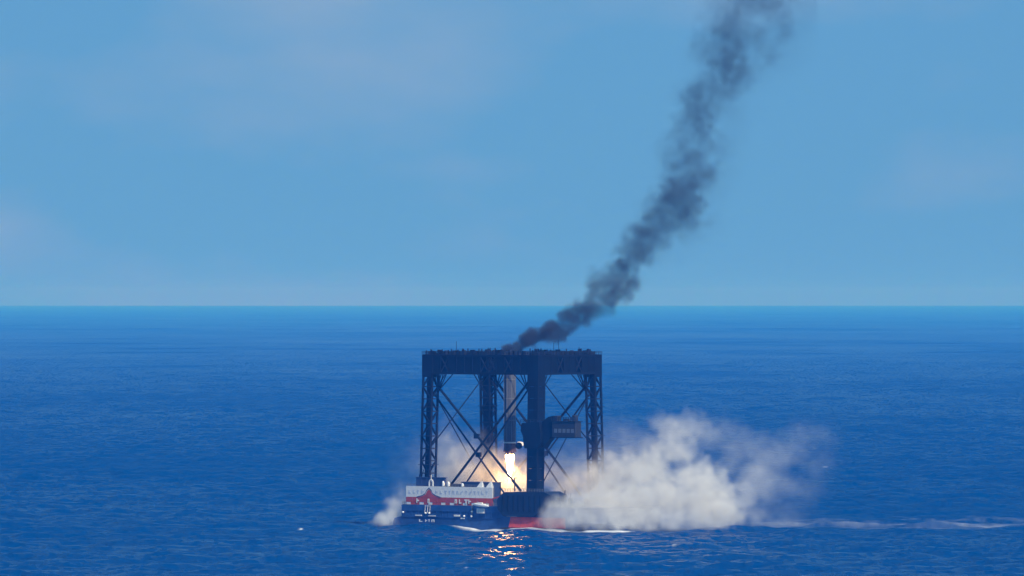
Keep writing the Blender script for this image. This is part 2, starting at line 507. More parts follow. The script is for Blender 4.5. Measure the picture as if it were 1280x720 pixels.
for x0, x1, z0, z1 in ((-29.5, -26.3, 4.9, 5.35), (-22.8, -19.0, 4.85, 5.2), (-9.5, -6.5, 5.0, 5.7), (17.5, 22.5, 5.45, 5.8), (-6.0, -4.2, 4.0, 4.5)):
    MB().box(x0, x1, -HB - .45, -HB + .1, z0, z1).build('side_ledge', M['white'], hull)
for x, z in ((XL + 1.1, 6.3), (-24.1, 6.1), (-22.2, 6.1), (-4.2, 5.2), (-.4, 5.2), (-.2, 7.2)):
    l_ = MB(); l_.lathe([(0, -.45), (.38, -.3), (.5, 0), (.38, .3), (0, .45)], 12, x, -HB - .45)
    l_.v = [(a, b, c + z) for a, b, c in l_.v]
    l_.build('deck_lamp', M['lamp'], hull)
# mooring gear frame and davit on the side
mb = MB()
for x in (-24.6, -23.3, -22.1):
    mb.beam((x, -HB - .3, 6.2), (x + .3, -HB - .3, 9.3), .22)
mb.beam((-24.6, -HB - .3, 9.1), (-21.8, -HB - .3, 9.1), .2)
mb.build('mooring_frame', M['white'], ship)
dv = MB(); dv.beam((-.2, -HB - .4, 5.8), (-.2, -HB - .4, 9.4), .45); dv.beam((-.2, -HB - .4, 9.3), (1.8, -HB - 1.0, 10.2), .35)
dv.build('davit', M['rail'], ship)

# banner wall along the near side: white plates above, red plates below
YW = -HB + .55
for i in range(11):
    x0 = -34.9 + i * 4.06
    MB().box(x0 + .04, x0 + 4.0, YW - .12, YW + .25, 12.75, 17.25).build('white_wall_plate', M['white'], ship)
    MB().box(x0 + .04, x0 + 4.0, YW - .16, YW + .25, DECK + 1.15, 12.72).build('red_wall_plate', M['bannerred'], ship)
for i in range(12):
    x0 = -34.9 + i * 4.06
    MB().box(x0 - .12, x0 + .14, YW + .26, YW + .8, DECK + .12, 17.0).build('wall_post', M['rail'], ship)
# worn pale foot of the wall
for i in range(20):
    x0 = -34.6 + i * 2.24
    MB().box(x0, x0 + 2.05, YW - .10, YW + .2, DECK + .13, DECK + 1.13).build('foot_plate', M['white'] if (i % 5 in (0, 3)) else M['bannerred'], ship)
# red peaked emblem rising into the white band
pk = [(-28.8, 12.6), (-26.2, 13.1), (-24.6, 13.9), (-23.9, 15.2), (-22.9, 15.9), (-22.0, 15.2), (-21.4, 14.0), (-19.8, 13.2), (-17.4, 12.6)]
MB().prism(pk, YW - .24, YW - .125).build('peak_emblem', M['bannerred'], ship)
cp = [(-29.2, 12.55), (-26.4, 13.15), (-24.9, 14.0), (-24.2, 15.3), (-22.9, 16.35), (-21.7, 15.3), (-21.1, 14.1), (-19.6, 13.25), (-17.0, 12.55)]
pr = [p for p in cp] + [(x, z + .38) for x, z in reversed(cp)]
MB().prism(pr, YW - .27, YW - .13).build('emblem_edge', M['tarp'], ship)
# dark rows of lettering on the white band (illegible from here) and white characters on the red
xs = -33.4
random.seed(4)
while xs < 6.5:
    if not (-26.5 < xs < -20.3):
        w = random.uniform(.9, 1.5)
        glyph('wall_letter', random.randrange(5), xs, 14.2, w, 1.4, YW - .2, YW - .13, M['mark'], ship)
        xs += w + random.uniform(.7, 1.3)
    else:
        xs += 1.0
for x, w, s in ((-29.4, 1.3, 0), (-23.6, .9, 1), (-9.6, 1.1, 1), (-7.4, 1.2, 2), (-4.6, 1.6, 3), (-2.6, 1.3, 0)):
    glyph('wall_character', (s * 2 + 1) % 5, x, 10.3, w, 1.8, YW - .3, YW - .165, M['white'], ship)
# guard rail over the wall and low rail over the stern
def guard_rail(p0, p1, parent, h=1.2, step=1.6, mat=None, name='guard_rail', w=.12):
    p0 = Vector(p0); p1 = Vector(p1); n = max(1, int((p1 - p0).length / step)); g = MB()
    for i in range(n + 1):
        q = p0.lerp(p1, i / n); g.beam(q, q + Vector((0, 0, h)), w)
    for k in (.55, 1.0):
        g.beam(p0 + Vector((0, 0, h * k)), p1 + Vector((0, 0, h * k)), w)
    return g.build(name, mat or M['rail'], parent)
guard_rail((XL + .3, -HB + .3, DECK), (XL + .3, HB - .3, DECK), ship)
guard_rail((10.0, -HB + .3, DECK), (14.5, -HB + .3, DECK), ship)
guard_rail((41, -HB + .3, DECK), (48, -HB + .3, DECK), ship)
guard_rail((-34.9, YW + .9, 17.25), (9.7, YW + .9, 17.25), ship, h=.9)
# heavy outrigger block that carries the near leg
pd = MB()
pd.prism([(15.2, 14.4), (17.5, 15.6), (37.0, 15.9), (40.4, 14.6), (40.8, 12.2), (36.5, 8.0), (31.5, 5.6), (16.5, 5.6), (13.6, 8.5), (13.2, 12.2)], -HB - 1.4, -17.5)
ped = pd.build('leg_pedestal', M['navy'], ship)
tag(ped, 'massive dark outrigger block under the near leg')
for i in range(8):
    x = 16.2 + i * 2.7
    MB().box(x, x + .3, -HB - 1.75, -HB - 1.38, 7.6, 14.2).build('stiffener', M['steel'], ped)
guard_rail((16, -HB - 1.2, 15.7), (39, -HB - 1.2, 15.7), ship, h=1.3, step=1.3)
MB().prism([(9.9, 12.4), (9.9, 13.0), (18.5, 15.0), (18.5, 14.4)], YW - .2, YW + .3).build('sloping_red_strip', M['bannerred'], ship)  # red strip rising from the wall end onto the leg block
for (x, y, nm) in ((-28, -21.8, 0), (28, 21.8, 0), (-28, 21.8, 0)):
    MB().cbox(x - 4.2, x + 4.2, y - 3.9, y + 3.9, DECK + .12, 12.3, .5).build('leg_footing', M['clad'], ship)

# things standing on the deck
def deckhouse(name, x0, x1, y0, y1, z0, z1, mat, label, cat, ribs=6, roof=True):
    t = empty(name, (*(np.array(U) * ((x0 + x1) / 2) + np.array(V) * ((y0 + y1) / 2)), z0), -TH)
    hx, hy, hz = (x1 - x0) / 2, (y1 - y0) / 2, z1 - z0
    MB().cbox(-hx, hx, -hy, hy, 0, hz, .12).build('body', mat, t)
    for i in range(ribs):
        x = -hx + .4 + (2 * hx - .8) * i / max(1, ribs - 1)
        MB().box(x - .12, x + .12, -hy - .14, -hy + .02, .2, hz - .25).build('rib', mat, t)
    if roof:
        MB().box(-hx - .2, hx + .2, -hy - .25, hy + .25, hz - .12, hz + .13).build('roof', mat, t)
    tag(t, label, cat)
    return t
dh = deckhouse('deck_house', -30.4, -15.2, -26.2, -25.2, DECK + .13, 20.9, M['tarp'], 'tall navy deck house in front of the left gantry leg', 'deck house', 7)
d2 = deckhouse('deck_house', -7.6, 8.6, -25.2, -19.5, DECK + .13, 19.2, M['tarp'], 'long low navy deck house beside the bright flame', 'deck house', 9)
d3 = deckhouse('equipment_cabin', -14.6, -8.6, -24.5, -19.5, DECK + .13, 18.2, M['house'], 'grey stepped cabin between the two navy deck houses', 'cabin', 4)
# white gear clipped along the wall top
def local_thing(name, x, y, z, label, cat, group=None):
    t = empty(name, (*(np.array(U) * x + np.array(V) * y), z), -TH)
    return tag(t, label, cat, group)
ar = local_thing('arch_frame', -22.2, -26.6, 17.3, 'white arched door frame in front of the tall navy deck house', 'frame')
a = MB(); pts = [(-.9, 0, 0), (-.85, 0, 1.7), (-.45, 0, 2.5), (0, 0, 2.75), (.45, 0, 2.5), (.85, 0, 1.7), (.9, 0, 0)]
for p, q in zip(pts[:-1], pts[1:]): a.beam(p, q, .55)
a.build('frame', M['white'], ar)
a = MB(); a.beam((0, 0, 2.7), (0, 0, 4.6), .2); a.build('mast', M['white'], ar)
LAB = ['white hooded winch on the wall top right of the white arch', 'second white hooded winch on the wall right of the arch', 'small white hooded winch above the middle of the white wall']
for (x, h, lab) in ((-15.9, 2.3, LAB[0]), (-13.2, 2.1, LAB[1]), (-6.0, 1.5, LAB[2])):
    t = local_thing('hooded_winch', x, -26.6, 17.3, lab, 'winch', 'white winches along the wall top')
    w = MB(); w.lathe([(.55, 0), (.62, .5 * h), (.5, .8 * h), (.2, h), (0, h)], 12); w.build('hood', M['white'], t)
    MB().box(-.8, .8, -.4, .4, -.04, .22).build('base', M['rail'], t)
for (x, lab) in ((3.2, 'pale pointed tarpaulin heap left of the white tent'), (7.9, 'white pointed tent at the right end of the white wall')):
    t = local_thing('pointed_tent', x, -26.2, 17.2, lab, 'tent')
    v = [(-1.7, -.8, 0), (1.3, -.8, 0), (1.3, .8, 0), (-1.7, .8, 0), (.6, 0, 2.9), (.1, 0, 2.5)]
    MB().add(v, [(0, 1, 4, 5), (1, 2, 4), (2, 3, 5, 4), (3, 0, 5)]).build('canvas', M['white'], t)
    MB().beam((.6, 0, 0), (.6, 0, 3.3), .16).build('pole', M['rail'], t)
lb = local_thing('lifeboat', 5.2, -HB - 1.4, 9.9, 'white lifeboat hung from the ship side below the wall', 'lifeboat')
# a hung enclosed lifeboat, bow slightly down
b_ = MB(); prof = [(-4.0, .1), (-3.6, .55), (-2.4, .85), (0, .95), (2.2, .85), (3.4, .5), (4.0, .08)]
vv = []; n = 10
for x, r_ in prof:
    for i in range(n):
        a_ = 2 * math.pi * i / n
        vv.append((x, r_ * .9 * math.cos(a_), r_ * .75 * math.sin(a_) - .10 * x + (.12 if math.sin(a_) > .5 else 0)))
ff = [(k * n + i, (k + 1) * n + i, (k + 1) * n + (i + 1) % n, k * n + (i + 1) % n) for k in range(len(prof) - 1) for i in range(n)]
ff += [tuple(range(n)), tuple(range(len(vv) - 1, len(vv) - n - 1, -1))]
b_.add(vv, ff, True).build('shell', M['white'], lb)
MB().cbox(-1.6, .8, -.5, .5, .55, 1.15, .12).build('canopy', M['white'], lb)
for x in (-2.6, 2.4): MB().beam((x, .3, .3), (x, 1.2, 1.6), .14).build('hanger', M['rail'], lb)
bx_ = local_thing('white_locker', 4.6, -HB - .75, 6.6, 'pale blue white locker fixed to the hull below the lifeboat', 'locker')
MB().cbox(-1.9, 1.9, -.45, .45, 0, 1.9, .1).build('body', M['white'], bx_)
for x in (-.95, 0, .95): MB().box(x - .04, x + .04, -.5, -.44, .15, 1.7).build('door_seam', M['rail'], bx_)
# clutter right of the near leg, and by the rear right leg
CL = [(42.0, -24.5, 1.6, 2.6), (44.2, -24.0, 1.3, 3.6), (46.4, -23.0, 1.8, 2.2)]
CLAB = ['squat dark deck machine just right of the near leg', 'taller dark deck machine right of the near leg', 'outermost dark deck machine half lost in the white smoke']
for (x, y, w, h), lab in zip(CL, CLAB):
    t = local_thing('deck_machine', x, y, DECK + .13, lab, 'machine', 'deck machines beside the near leg')
    MB().cbox(-w / 2, w / 2, -w / 2, w / 2, 0, h + 1.5, .15).build('body', M['house'], t)
    MB().beam((0, 0, h + 1.4), (.2, 0, h + 3.4), .22).build('stack', M['steel'], t)
    g = MB(); g.lathe([(.5, 0), (.5, .5), (0, .5)], 12, 0, -w / 2 - .2); g.build('drum', M['steel2'], t)
fr = local_thing('pipe_frame', 36.0, 20.5, DECK + .13, 'thin open pipe frame beside the foot of the right gantry leg', 'frame')
for x in (-1.6, 1.6):
    for y in (-1.6, 1.6): bar('post', (x, y, 0), (x, y, 7.6), .3, M['steel2'], fr)
for z in (3.6, 7.4):
    for y in (-1.6, 1.6): bar('rail', (-1.7, y, z), (1.7, y, z), .22, M['steel2'], fr)
    for x in (-1.6, 1.6): bar('rail', (x, -1.7, z), (x, 1.7, z), .22, M['steel2'], fr)
vp = local_thing('vent_post', 17.3, -22.0, 15.7, 'thin dark vent post standing just left of the near leg', 'post')
MB().beam((0, 0, -.05), (0, 0, 5.6), .35).build('pole', M['steel'], vp)
MB().beam((-.1, 0, 5.5), (1.2, 0, 5.5), .3).build('arm', M['steel'], vp)

# ------------------------------------------------------------------ catching gantry
GT, GB = 72.0, 63.8                         # top and underside of the girders
HU, HV = 27.2, 20.1                         # leg centres under the girders
LW = 5.2
gan = empty('catch_gantry', (0, 0, 0), -TH)
tag(gan, 'tall black square steel catching gantry standing on the ship deck', 'gantry')

def leg_axis(sx, sy, z):
    t = (GB - z) / (GB - 12.0)
    return Vector((sx * (HU + .4 * t), sy * (HV + 1.7 * t), z))

def build_leg(sx, sy, kind):
    z0 = 12.25 if not (sx > 0 and sy < 0) else 15.6
    c = MB(); h = LW / 2 - .4
    cw = {'lattice': .75, 'dense': .8, 'clad': .8}[kind]
    for a in (-1, 1):
        for b in (-1, 1):
            o = Vector((a * h, b * h, 0))
            c.beam(leg_axis(sx, sy, z0) + o, leg_axis(sx, sy, GB) + o, cw)
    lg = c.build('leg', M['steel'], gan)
    nb = 10
    zs = [z0 + (GB - z0) * i / nb for i in range(nb + 1)]
    faces = [((-h, -h), (h, -h)), ((h, -h), (h, h)), ((h, h), (-h, h)), ((-h, h), (-h, -h))]
    for i in range(nb):
        for k, (p, q) in enumerate(faces):
            lo = leg_axis(sx, sy, zs[i]); hi = leg_axis(sx, sy, zs[i + 1])
            P = Vector((*p, 0)); Q = Vector((*q, 0))
            if kind == 'clad':
                pn = MB(); e = .06
                out = (P + Q).normalized() * .32
                d_ = (Q - P).normalized()
                v0 = lo + P + out + Vector((0, 0, e)); v1 = lo + Q + out + Vector((0, 0, e)); v2 = hi + Q + out - Vector((0, 0, e)); v3 = hi + P + out - Vector((0, 0, e))
                th = (P + Q).normalized() * .12
                vs_ = [v0, v1, v2, v3, v0 + th, v1 + th, v2 + th, v3 + th]
                pn.add(vs_, [(3, 2, 1, 0), (4, 5, 6, 7), (0, 1, 5, 4), (1, 2, 6, 5), (2, 3, 7, 6), (3, 0, 4, 7)])
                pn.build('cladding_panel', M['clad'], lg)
            else:
                bw = .42 if kind == 'lattice' else .5
                if (i + k) % 2: bar('lattice_bar', lo + P, hi + Q, bw, M['steel'], lg)
                else: bar('lattice_bar', lo + Q, hi + P, bw, M['steel'], lg)
                bar('lattice_bar', hi + P, hi + Q, bw, M['steel2'], lg)
    if kind != 'clad':
        w = 1.9 if kind == 'lattice' else 3.0
        core = MB(); core.beam(leg_axis(sx, sy, z0) + Vector((-.2, 0, 0)), leg_axis(sx, sy, GB) + Vector((-.2, 0, 0)), w)
        core.build('riser_shaft', M['clad'], lg)
        # landings on the ladder side
        for z in (26, 38, 50):
            q = leg_axis(sx, sy, z)
            MB().box(q.x - LW / 2 - .5, q.x + LW / 2 + .5, q.y - LW / 2 - .5, q.y + LW / 2 + .5, z, z + .22).build('landing', M['steel2'], lg)
    tag(lg, None)
    return lg
legs = {}
legs['left'] = build_leg(-1, -1, 'lattice'); legs['left']['label'] = 'open lattice leg with dark shaft at the left'
legs['near'] = build_leg(1, -1, 'clad'); legs['near']['label'] = 'solid black clad leg nearest the viewer'
legs['far'] = build_leg(-1, 1, 'dense'); legs['far']['label'] = 'far leg behind the rocket flame'
legs['right'] = build_leg(1, 1, 'lattice'); legs['right']['label'] = 'open lattice leg at the right rising from white smoke'

# corner blocks and girders
for sx in (-1, 1):
    for sy in (-1, 1):
        b = MB(); b.cbox(sx * HU - 2.68, sx * HU + 2.68, sy * HV - 2.68, sy * HV + 2.68, GB - 1.2, GT, .15)
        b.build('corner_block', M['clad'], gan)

def girder(axis, side, open_bays, name):
    """box girder made of chords, a deck and separate web panels"""
    half = (HU if axis == 'x' else HV) - 2.70
    n = 12 if axis == 'x' else 8
    def P(a, b, z): return (a, side + b, z) if axis == 'x' else (side + b, a, z)
    c = MB()
    for b in (-2.2, 2.2):
        for z in (GB + .45, GT - .45):
            c.beam(P(-half, b, z), P(half, b, z), .9)
    dk = MB()
    for z0, z1 in ((GT - .30, GT - .02), (GB + .3, GB + .5)):
        p = P(-half, -1.74, 0); q = P(half, 1.74, 0)
        c.box(min(p[0], q[0]), max(p[0], q[0]), min(p[1], q[1]), max(p[1], q[1]), z0, z1)
    g = c.build('girder', M['steel'], gan)
    for i in range(n):
        a0 = -half + 2 * half * i / n; a1 = -half + 2 * half * (i + 1) / n
        for b in (-2.2, 2.2):
            if i in open_bays:
                bar('truss_bar', P(a0, b, GB + .9), P(a1, b, GT - .9), .42, M['steel2'], g)
                bar('truss_bar', P(a1, b, GB + .9), P(a0, b, GT - .9), .42, M['steel2'], g)
            else:
                dz = random.uniform(-.05, .05)
                p = P(a0 + .06, b - .12 + dz, 0); q = P(a1 - .06, b + .12 + dz, 0)
                MB().box(min(p[0], q[0]), max(p[0], q[0]), min(p[1], q[1]), max(p[1], q[1]), GB + .9, GT - .9).build('web_panel', M['clad'], g)
            bar('web_post', P(a0, b * 1.1, GB + .1), P(a0, b * 1.1, GT - .1), .34, M['steel'], g)
    for b in (-2.55, 2.55):
        p0 = P(-half, b, GT); p1 = P(half, b, GT)
        guard_rail(p0, p1, g, h=1.25, step=1.5, mat=M['steel2'], w=.16)
    return g
g1 = girder('x', -HV, (1, 6, 7, 9), 'a'); g2 = girder('x', HV, (0, 1, 3, 8, 10), 'b'); g3 = girder('y', -HU, (2, 4, 5), 'c'); g4 = girder('y', HU, (2, 5), 'd')

# machinery and lamps on the top walkways
random.seed(19)
for sy in (-HV, HV):
    for i in range(26):
        x = -HU - 1 + (2 * HU + 2) * (i + random.random() * .6) / 26
        w = random.uniform(.5, 1.5); h = random.uniform(.7, 2.1) * (1.2 if x > 12 else 1)
        MB().cbox(x - w / 2, x + w / 2, sy - random.uniform(.4, 1.5), sy + random.uniform(.4, 1.5), GT - .02, GT + h, .06).build('top_unit', random.choice((M['steel2'], M['clad'], M['house'])), gan)
    for i in range(30):
        x = -HU - 2 + (2 * HU + 4) * random.random()
        bar('lamp_post', (x, sy - 2.3, GT), (x, sy - 2.3, GT + random.uniform(1.4, 2.6)), .34, M['steel2'], gan)
for sx in (-HU, HU):
    for i in range(14):
        y = -HV + 2 * HV * (i + random.random() * .6) / 14
        w = random.uniform(.5, 1.5); h = random.uniform(.5, 1.6)
        MB().cbox(sx - random.uniform(.4, 1.5), sx + random.uniform(.4, 1.5), y - w / 2, y + w / 2, GT - .02, GT + h, .06).build('top_unit', random.choice((M['steel2'], M['clad'])), gan)
for (x, y, h) in ((-14.0, -HV, 5.5), (25.0, -5.0, 5.0), (26.8, -4.0, 6.2), (20.0, HV, 3.2)):
    bar('antenna', (x, y, GT), (x, y, GT + h), .15, M['steel2'], gan)
for sx in (-1, 1):
    for sy in (-1, 1):
        x, y = sx * HU, sy * HV
        for p, q in (((x - 2.6, y - 2.6), (x + 2.6, y - 2.6)), ((x + 2.6, y - 2.6), (x + 2.6, y + 2.6)), ((x + 2.6, y + 2.6), (x - 2.6, y + 2.6)), ((x - 2.6, y + 2.6), (x - 2.6, y - 2.6))):
            guard_rail((*p, GT - .02), (*q, GT - .02), gan, h=1.3, step=1.3, mat=M['steel2'], w=.13)

# the big pipe braces, double crosses in the two long faces
def brace(p0, p1, w, name='brace', mat=None):
    return bar(name, p0, p1, w, mat or M['steel'], gan, n=10)
for s in (-1, 1):                           # s=-1 near face, s=+1 far face (turned half round)
    def Q(x, y, z): return (-s * x, s * abs(y), z) if s > 0 else (x, y, z)
    y1, y2 = -HV - .3, -HV - .9
    brace(Q(-24.8, -HV, 60.0), Q(20.2, -HV - 1.5, 15.9), 1.05)
    brace(Q(-20.4, -HV - 1.2, 13.0), Q(24.6, -HV, 62.5), 1.05)
    brace(Q(-25.0, -HV + 1.4, 54.0), Q(12.0, -HV - .3, 13.5), .72)
    brace(Q(-14.0, -HV + .6, 13.0), Q(24.5, -HV + 1.4, 61.0), .72)
    # gusset plates where the pipes cross and end
    for (x, y, z) in ((-3.0, -HV - .7, 38.2), (-3.2, -HV + .9, 30.5)):
        p = Q(x, y, z)
        MB().box(p[0] - 1.1, p[0] + 1.1, p[1] - .62, p[1] + .62, z - 1.0, z + 1.0).build('gusset', M['steel'], gan)
for s in (-1, 1):                           # short faces: slim crossed rods
    def Q(x, y, z): return (s * abs(x), y * (-s), z)
    brace(Q(HU + .2, -HV + 2.6, 56.0), Q(HU + .4, HV + 1.0, 14.0), .46, 'stay_rod')
    brace(Q(HU, HV - 2.6, 62.5), Q(HU + .3, -HV + 1.9, 34.5), .46, 'stay_rod')
# fans of knee bars under the girders
for sx in (-1, 1):
    for sy in (-1, 1):
        hx = sx * (HU - 4.6); hub = Vector((hx, sy * HV, GB - 6.3))
        for dx in (1.9, .2, -1.8, -3.6, -7.0):
            bar('knee_bar', hub, (hx + sx * dx, sy * HV, GB + .2), .34, M['steel'], gan)
        bar('knee_bar', hub, (sx * (HU - 2.2), sy * HV, GB - 9.5), .4, M['steel'], gan)
        hy = sy * (HV - 4.4); hub = Vector((sx * HU, hy, GB - 5.8))
        for dy in (1.8, -.4, -3.0, -6.0):
            bar('knee_bar', hub, (sx * HU, hy + sy * dy, GB + .2), .3, M['steel'], gan)
        bar('knee_bar', hub, (sx * HU, sy * (HV - 2.2), GB - 9.2), .34, M['steel'], gan)
# guy stays at the leg feet
for k in (0, 1):
    bar('stay_rod', leg_axis(-1, -1, 24 + 5 * k) + Vector((-2.4, 0, 0)), (-34.4 - .8 * k, -22.5, DECK + .1), .22, M['steel2'], gan)
    bar('stay_rod', leg_axis(1, 1, 23 + 4 * k) + Vector((2.4, 0, 0)), (35.5 + .8 * k, 20.5, 17.1), .22, M['steel2'], gan)
# platform wrapped round the near leg, with a cabin cantilevered to the right
pl = MB()
pl.prism([(23.6, 44.0), (32.4, 44.4), (33.2, 40.0), (33.0, 36.0), (31.2, 33.6), (25.0, 33.6), (24.2, 38.5), (23.0, 41.0)], -HV - 5.6, -HV + 2.4)
plat = pl.build('machinery_platform', M['clad'], gan)
guard_rail((22.9, -HV - 5.4, 44.05), (33.0, -HV - 5.4, 44.3), plat, h=1.3, mat=M['steel2'], w=.16)
ca = MB(); ca.prism([(33.0, 44.6), (36.0, 46.6), (38.4, 47.0), (38.4, 39.0), (33.0, 34.0)], -HV - 4.2, -HV - .8)
ca.build('bracket', M['clad'], gan)
cb = MB(); cb.cbox(38.45, 50.2, -HV - 4.9, -HV - .6, 38.5, 44.7, .2)
cabin = cb.build('cabin', M['house'], gan)
cabin['label'] = 'dark cantilevered cabin with a row of pale windows'
for i in range(5):
    x = 39.6 + i * 2.1
    w = MB(); w.box(x, x + 1.45, -HV - 5.0, -HV - 4.88, 40.2, 41.8); w.build('window', M['glass'], cabin)
MB().box(38.2, 50.5, -HV - 5.2, -HV - .3, 44.72, 45.0).build('roof', M['steel2'], cabin)
MB().box(38.0, 50.7, -HV - 5.6, -HV - .1, 38.1, 38.46).build('floor_plate', M['steel'], cabin)
guard_rail((38.3, -HV - 5.0, 45.0), (50.4, -HV - 5.0, 45.0), cabin, h=1.6, step=1.2, mat=M['steel2'], w=.2)
for (x, w, h) in ((39.4, 1.3, 2.2), (43.4, 2.6, 1.0), (48.0, 1.4, 2.4)):
    MB().cbox(x, x + w, -HV - 4.2, -HV - 1.6, 45.0, 45.0 + h, .1).build('roof_unit', M['house'], cabin)
# hose reel ball and its hanger on the left of the platform
bl = MB(); bl.lathe([(0, -1.45), (.75, -1.25), (1.28, -.7), (1.45, 0), (1.28, .7), (.75, 1.25), (0, 1.45)], 20)
bl.v = [(a + 20.6, b - HV - 3.5, c + 34.6) for a, b, c in bl.v]
ball = bl.build('reel_drum', M['clad'], gan)
bar('hanger', (19.9, -HV + 1.1, 35.0), (19.9, -HV + 1.1, 43.0), .35, M['steel'], gan)
bar('hanger', (21.6, -HV + 1.1, 35.5), (22.6, -HV + 1.1, 42.5), .3, M['steel'], gan)
bar('hanger', (19.8, -HV + 1.1, 42.6), (24.0, -HV + 1.1, 42.6), .5, M['steel'], gan)
bar('hanger', (20.6, -HV + 1.1, 34.6), (25.5, -HV + 1.1, 34.6), .7, M['steel'], gan)
# catching trolleys and cables across the open top
for s in (-1, 1):
    bar('catch_cable', (-HU + 2.7, s * 4.2, 66.8), (HU - 2.7, s * 4.2, 66.8), .35, M['steel'], gan, n=8)
    bar('catch_cable', (s * 4.2, -HV + 2.7, 67.5), (s * 4.2, HV - 2.7, 67.5), .35, M['steel'], gan, n=8)

# ------------------------------------------------------------------ rocket booster
RX, RB, RT, RR = -.9, 31.4, 69.2, 2.42
rk = empty('rocket_booster', (RX, 0, 0), 0)
tag(rk, 'sooty grey rocket booster hanging upright inside the gantry above its flame', 'rocket')
MB().lathe([(0, RB + 3.6), (RR, RB + 3.6), (RR, RB + 12), (RR, RB + 22), (RR, RT - 1.2), (RR - .2, RT - .3), (0, RT)], 40).build('body', M['rocket'], rk)
MB().lathe([(RR + .02, RB + 3.55), (RR + .16, RB + 3.6), (RR + .16, RB + 4.1), (RR + .02, RB + 4.15)], 40).build('ring', M['white'], rk)
MB().lathe([(RR + .02, RB + 3.5), (RR + .05, RB + 1.6), (RR + .32, RB + .2), (RR + .25, RB), (0, RB + .05)], 40).build('engine_section', M['burnt'], rk)
for i in range(8):
    a = 2 * math.pi * (i + .35) / 8
    x, y = (RR + .06) * math.cos(a), (RR + .06) * math.sin(a)
    bar('raceway', (x, y, RB + 4.3), (x, y, RT - 2), .3, M['seam'], rk)
for z in (RB + 13, RB + 22, RB + 30):
    MB().lathe([(RR + .01, z), (RR + .05, z + .05), (RR + .05, z + .3), (RR + .01, z + .35)], 40).build('weld_band', M['seam'], rk)
for i in range(7):
    r = 0 if i == 0 else 1.55
    a = 2 * math.pi * i / 6
    e = MB(); e.lathe([(.25, RB + .2), (.34, RB - .2), (.52, RB - .7), (.6, RB - 1.1), (.55, RB - 1.1), (.3, RB - .2)], 16, r * math.cos(a), r * math.sin(a))
    e.build('engine_nozzle', M['engine'], rk)
for i in range(4):
    a = math.pi / 4 + i * math.pi / 2 - TH
    bar('catch_hook', (RR * .9 * math.cos(a), RR * .9 * math.sin(a), RT - 3), (4.6 * math.cos(a), 4.6 * math.sin(a), RT - 2.2), .5, M['steel2'], rk)

# ------------------------------------------------------------------ volumes: density fields computed here, carried on points, turned into fog grids
def zoom_axis(a, axis, n_out, pos):
    i0 = np.clip(np.floor(pos).astype(int), 0, a.shape[axis] - 2); f = np.clip(pos - i0, 0, 1)
    f = f * f * (3 - 2 * f)
    sh = [1, 1, 1]; sh[axis] = n_out; f = f.reshape(sh).astype(np.float32)
    return np.take(a, i0, axis) * (1 - f) + np.take(a, i0 + 1, axis) * f

def vnoise3(shape, cell, r):
    dims = [int(n / cell) + 3 for n in shape]
    a = r.random(dims).astype(np.float32)
    for ax in range(3):
        a = zoom_axis(a, ax, shape[ax], np.arange(shape[ax]) / cell + r.random() * .9)
    return a

def fbm3(shape, cell, octaves, r, gain=.5):
    s = np.zeros(shape, np.float32); amp = 1.0; tot = 0
    for k in range(octaves):
        if cell < 1.5: break
        s += amp * vnoise3(shape, cell, r); tot += amp
        amp *= gain; cell /= 2.03
    return s / tot

def worley3(shape, cell, r):
    """1 at cell centres falling to 0: cauliflower lumps"""
    best = np.full(shape, 9.0, np.float32)
    dims = [int(n / cell) + 3 for n in shape]
    for i in range(dims[0]):
        for j in range(dims[1]):
            for k in range(dims[2]):
                c = (np.array([i, j, k]) - .5 + r.random(3)) * cell
                rad = cell * 1.25
                lo = np.maximum(np.floor(c - rad).astype(int), 0); hi = np.minimum(np.ceil(c + rad).astype(int), shape)
                if np.any(hi <= lo): continue
                g = [((np.arange(lo[a], hi[a]) - c[a]) / cell).astype(np.float32) for a in range(3)]
                d2 = g[0][:, None, None] ** 2 + g[1][None, :, None] ** 2 + g[2][None, None, :] ** 2
                s = tuple(slice(lo[a], hi[a]) for a in range(3))
                best[s] = np.minimum(best[s], d2)
    return 1.0 - np.clip(np.sqrt(best), 0, 1.2)

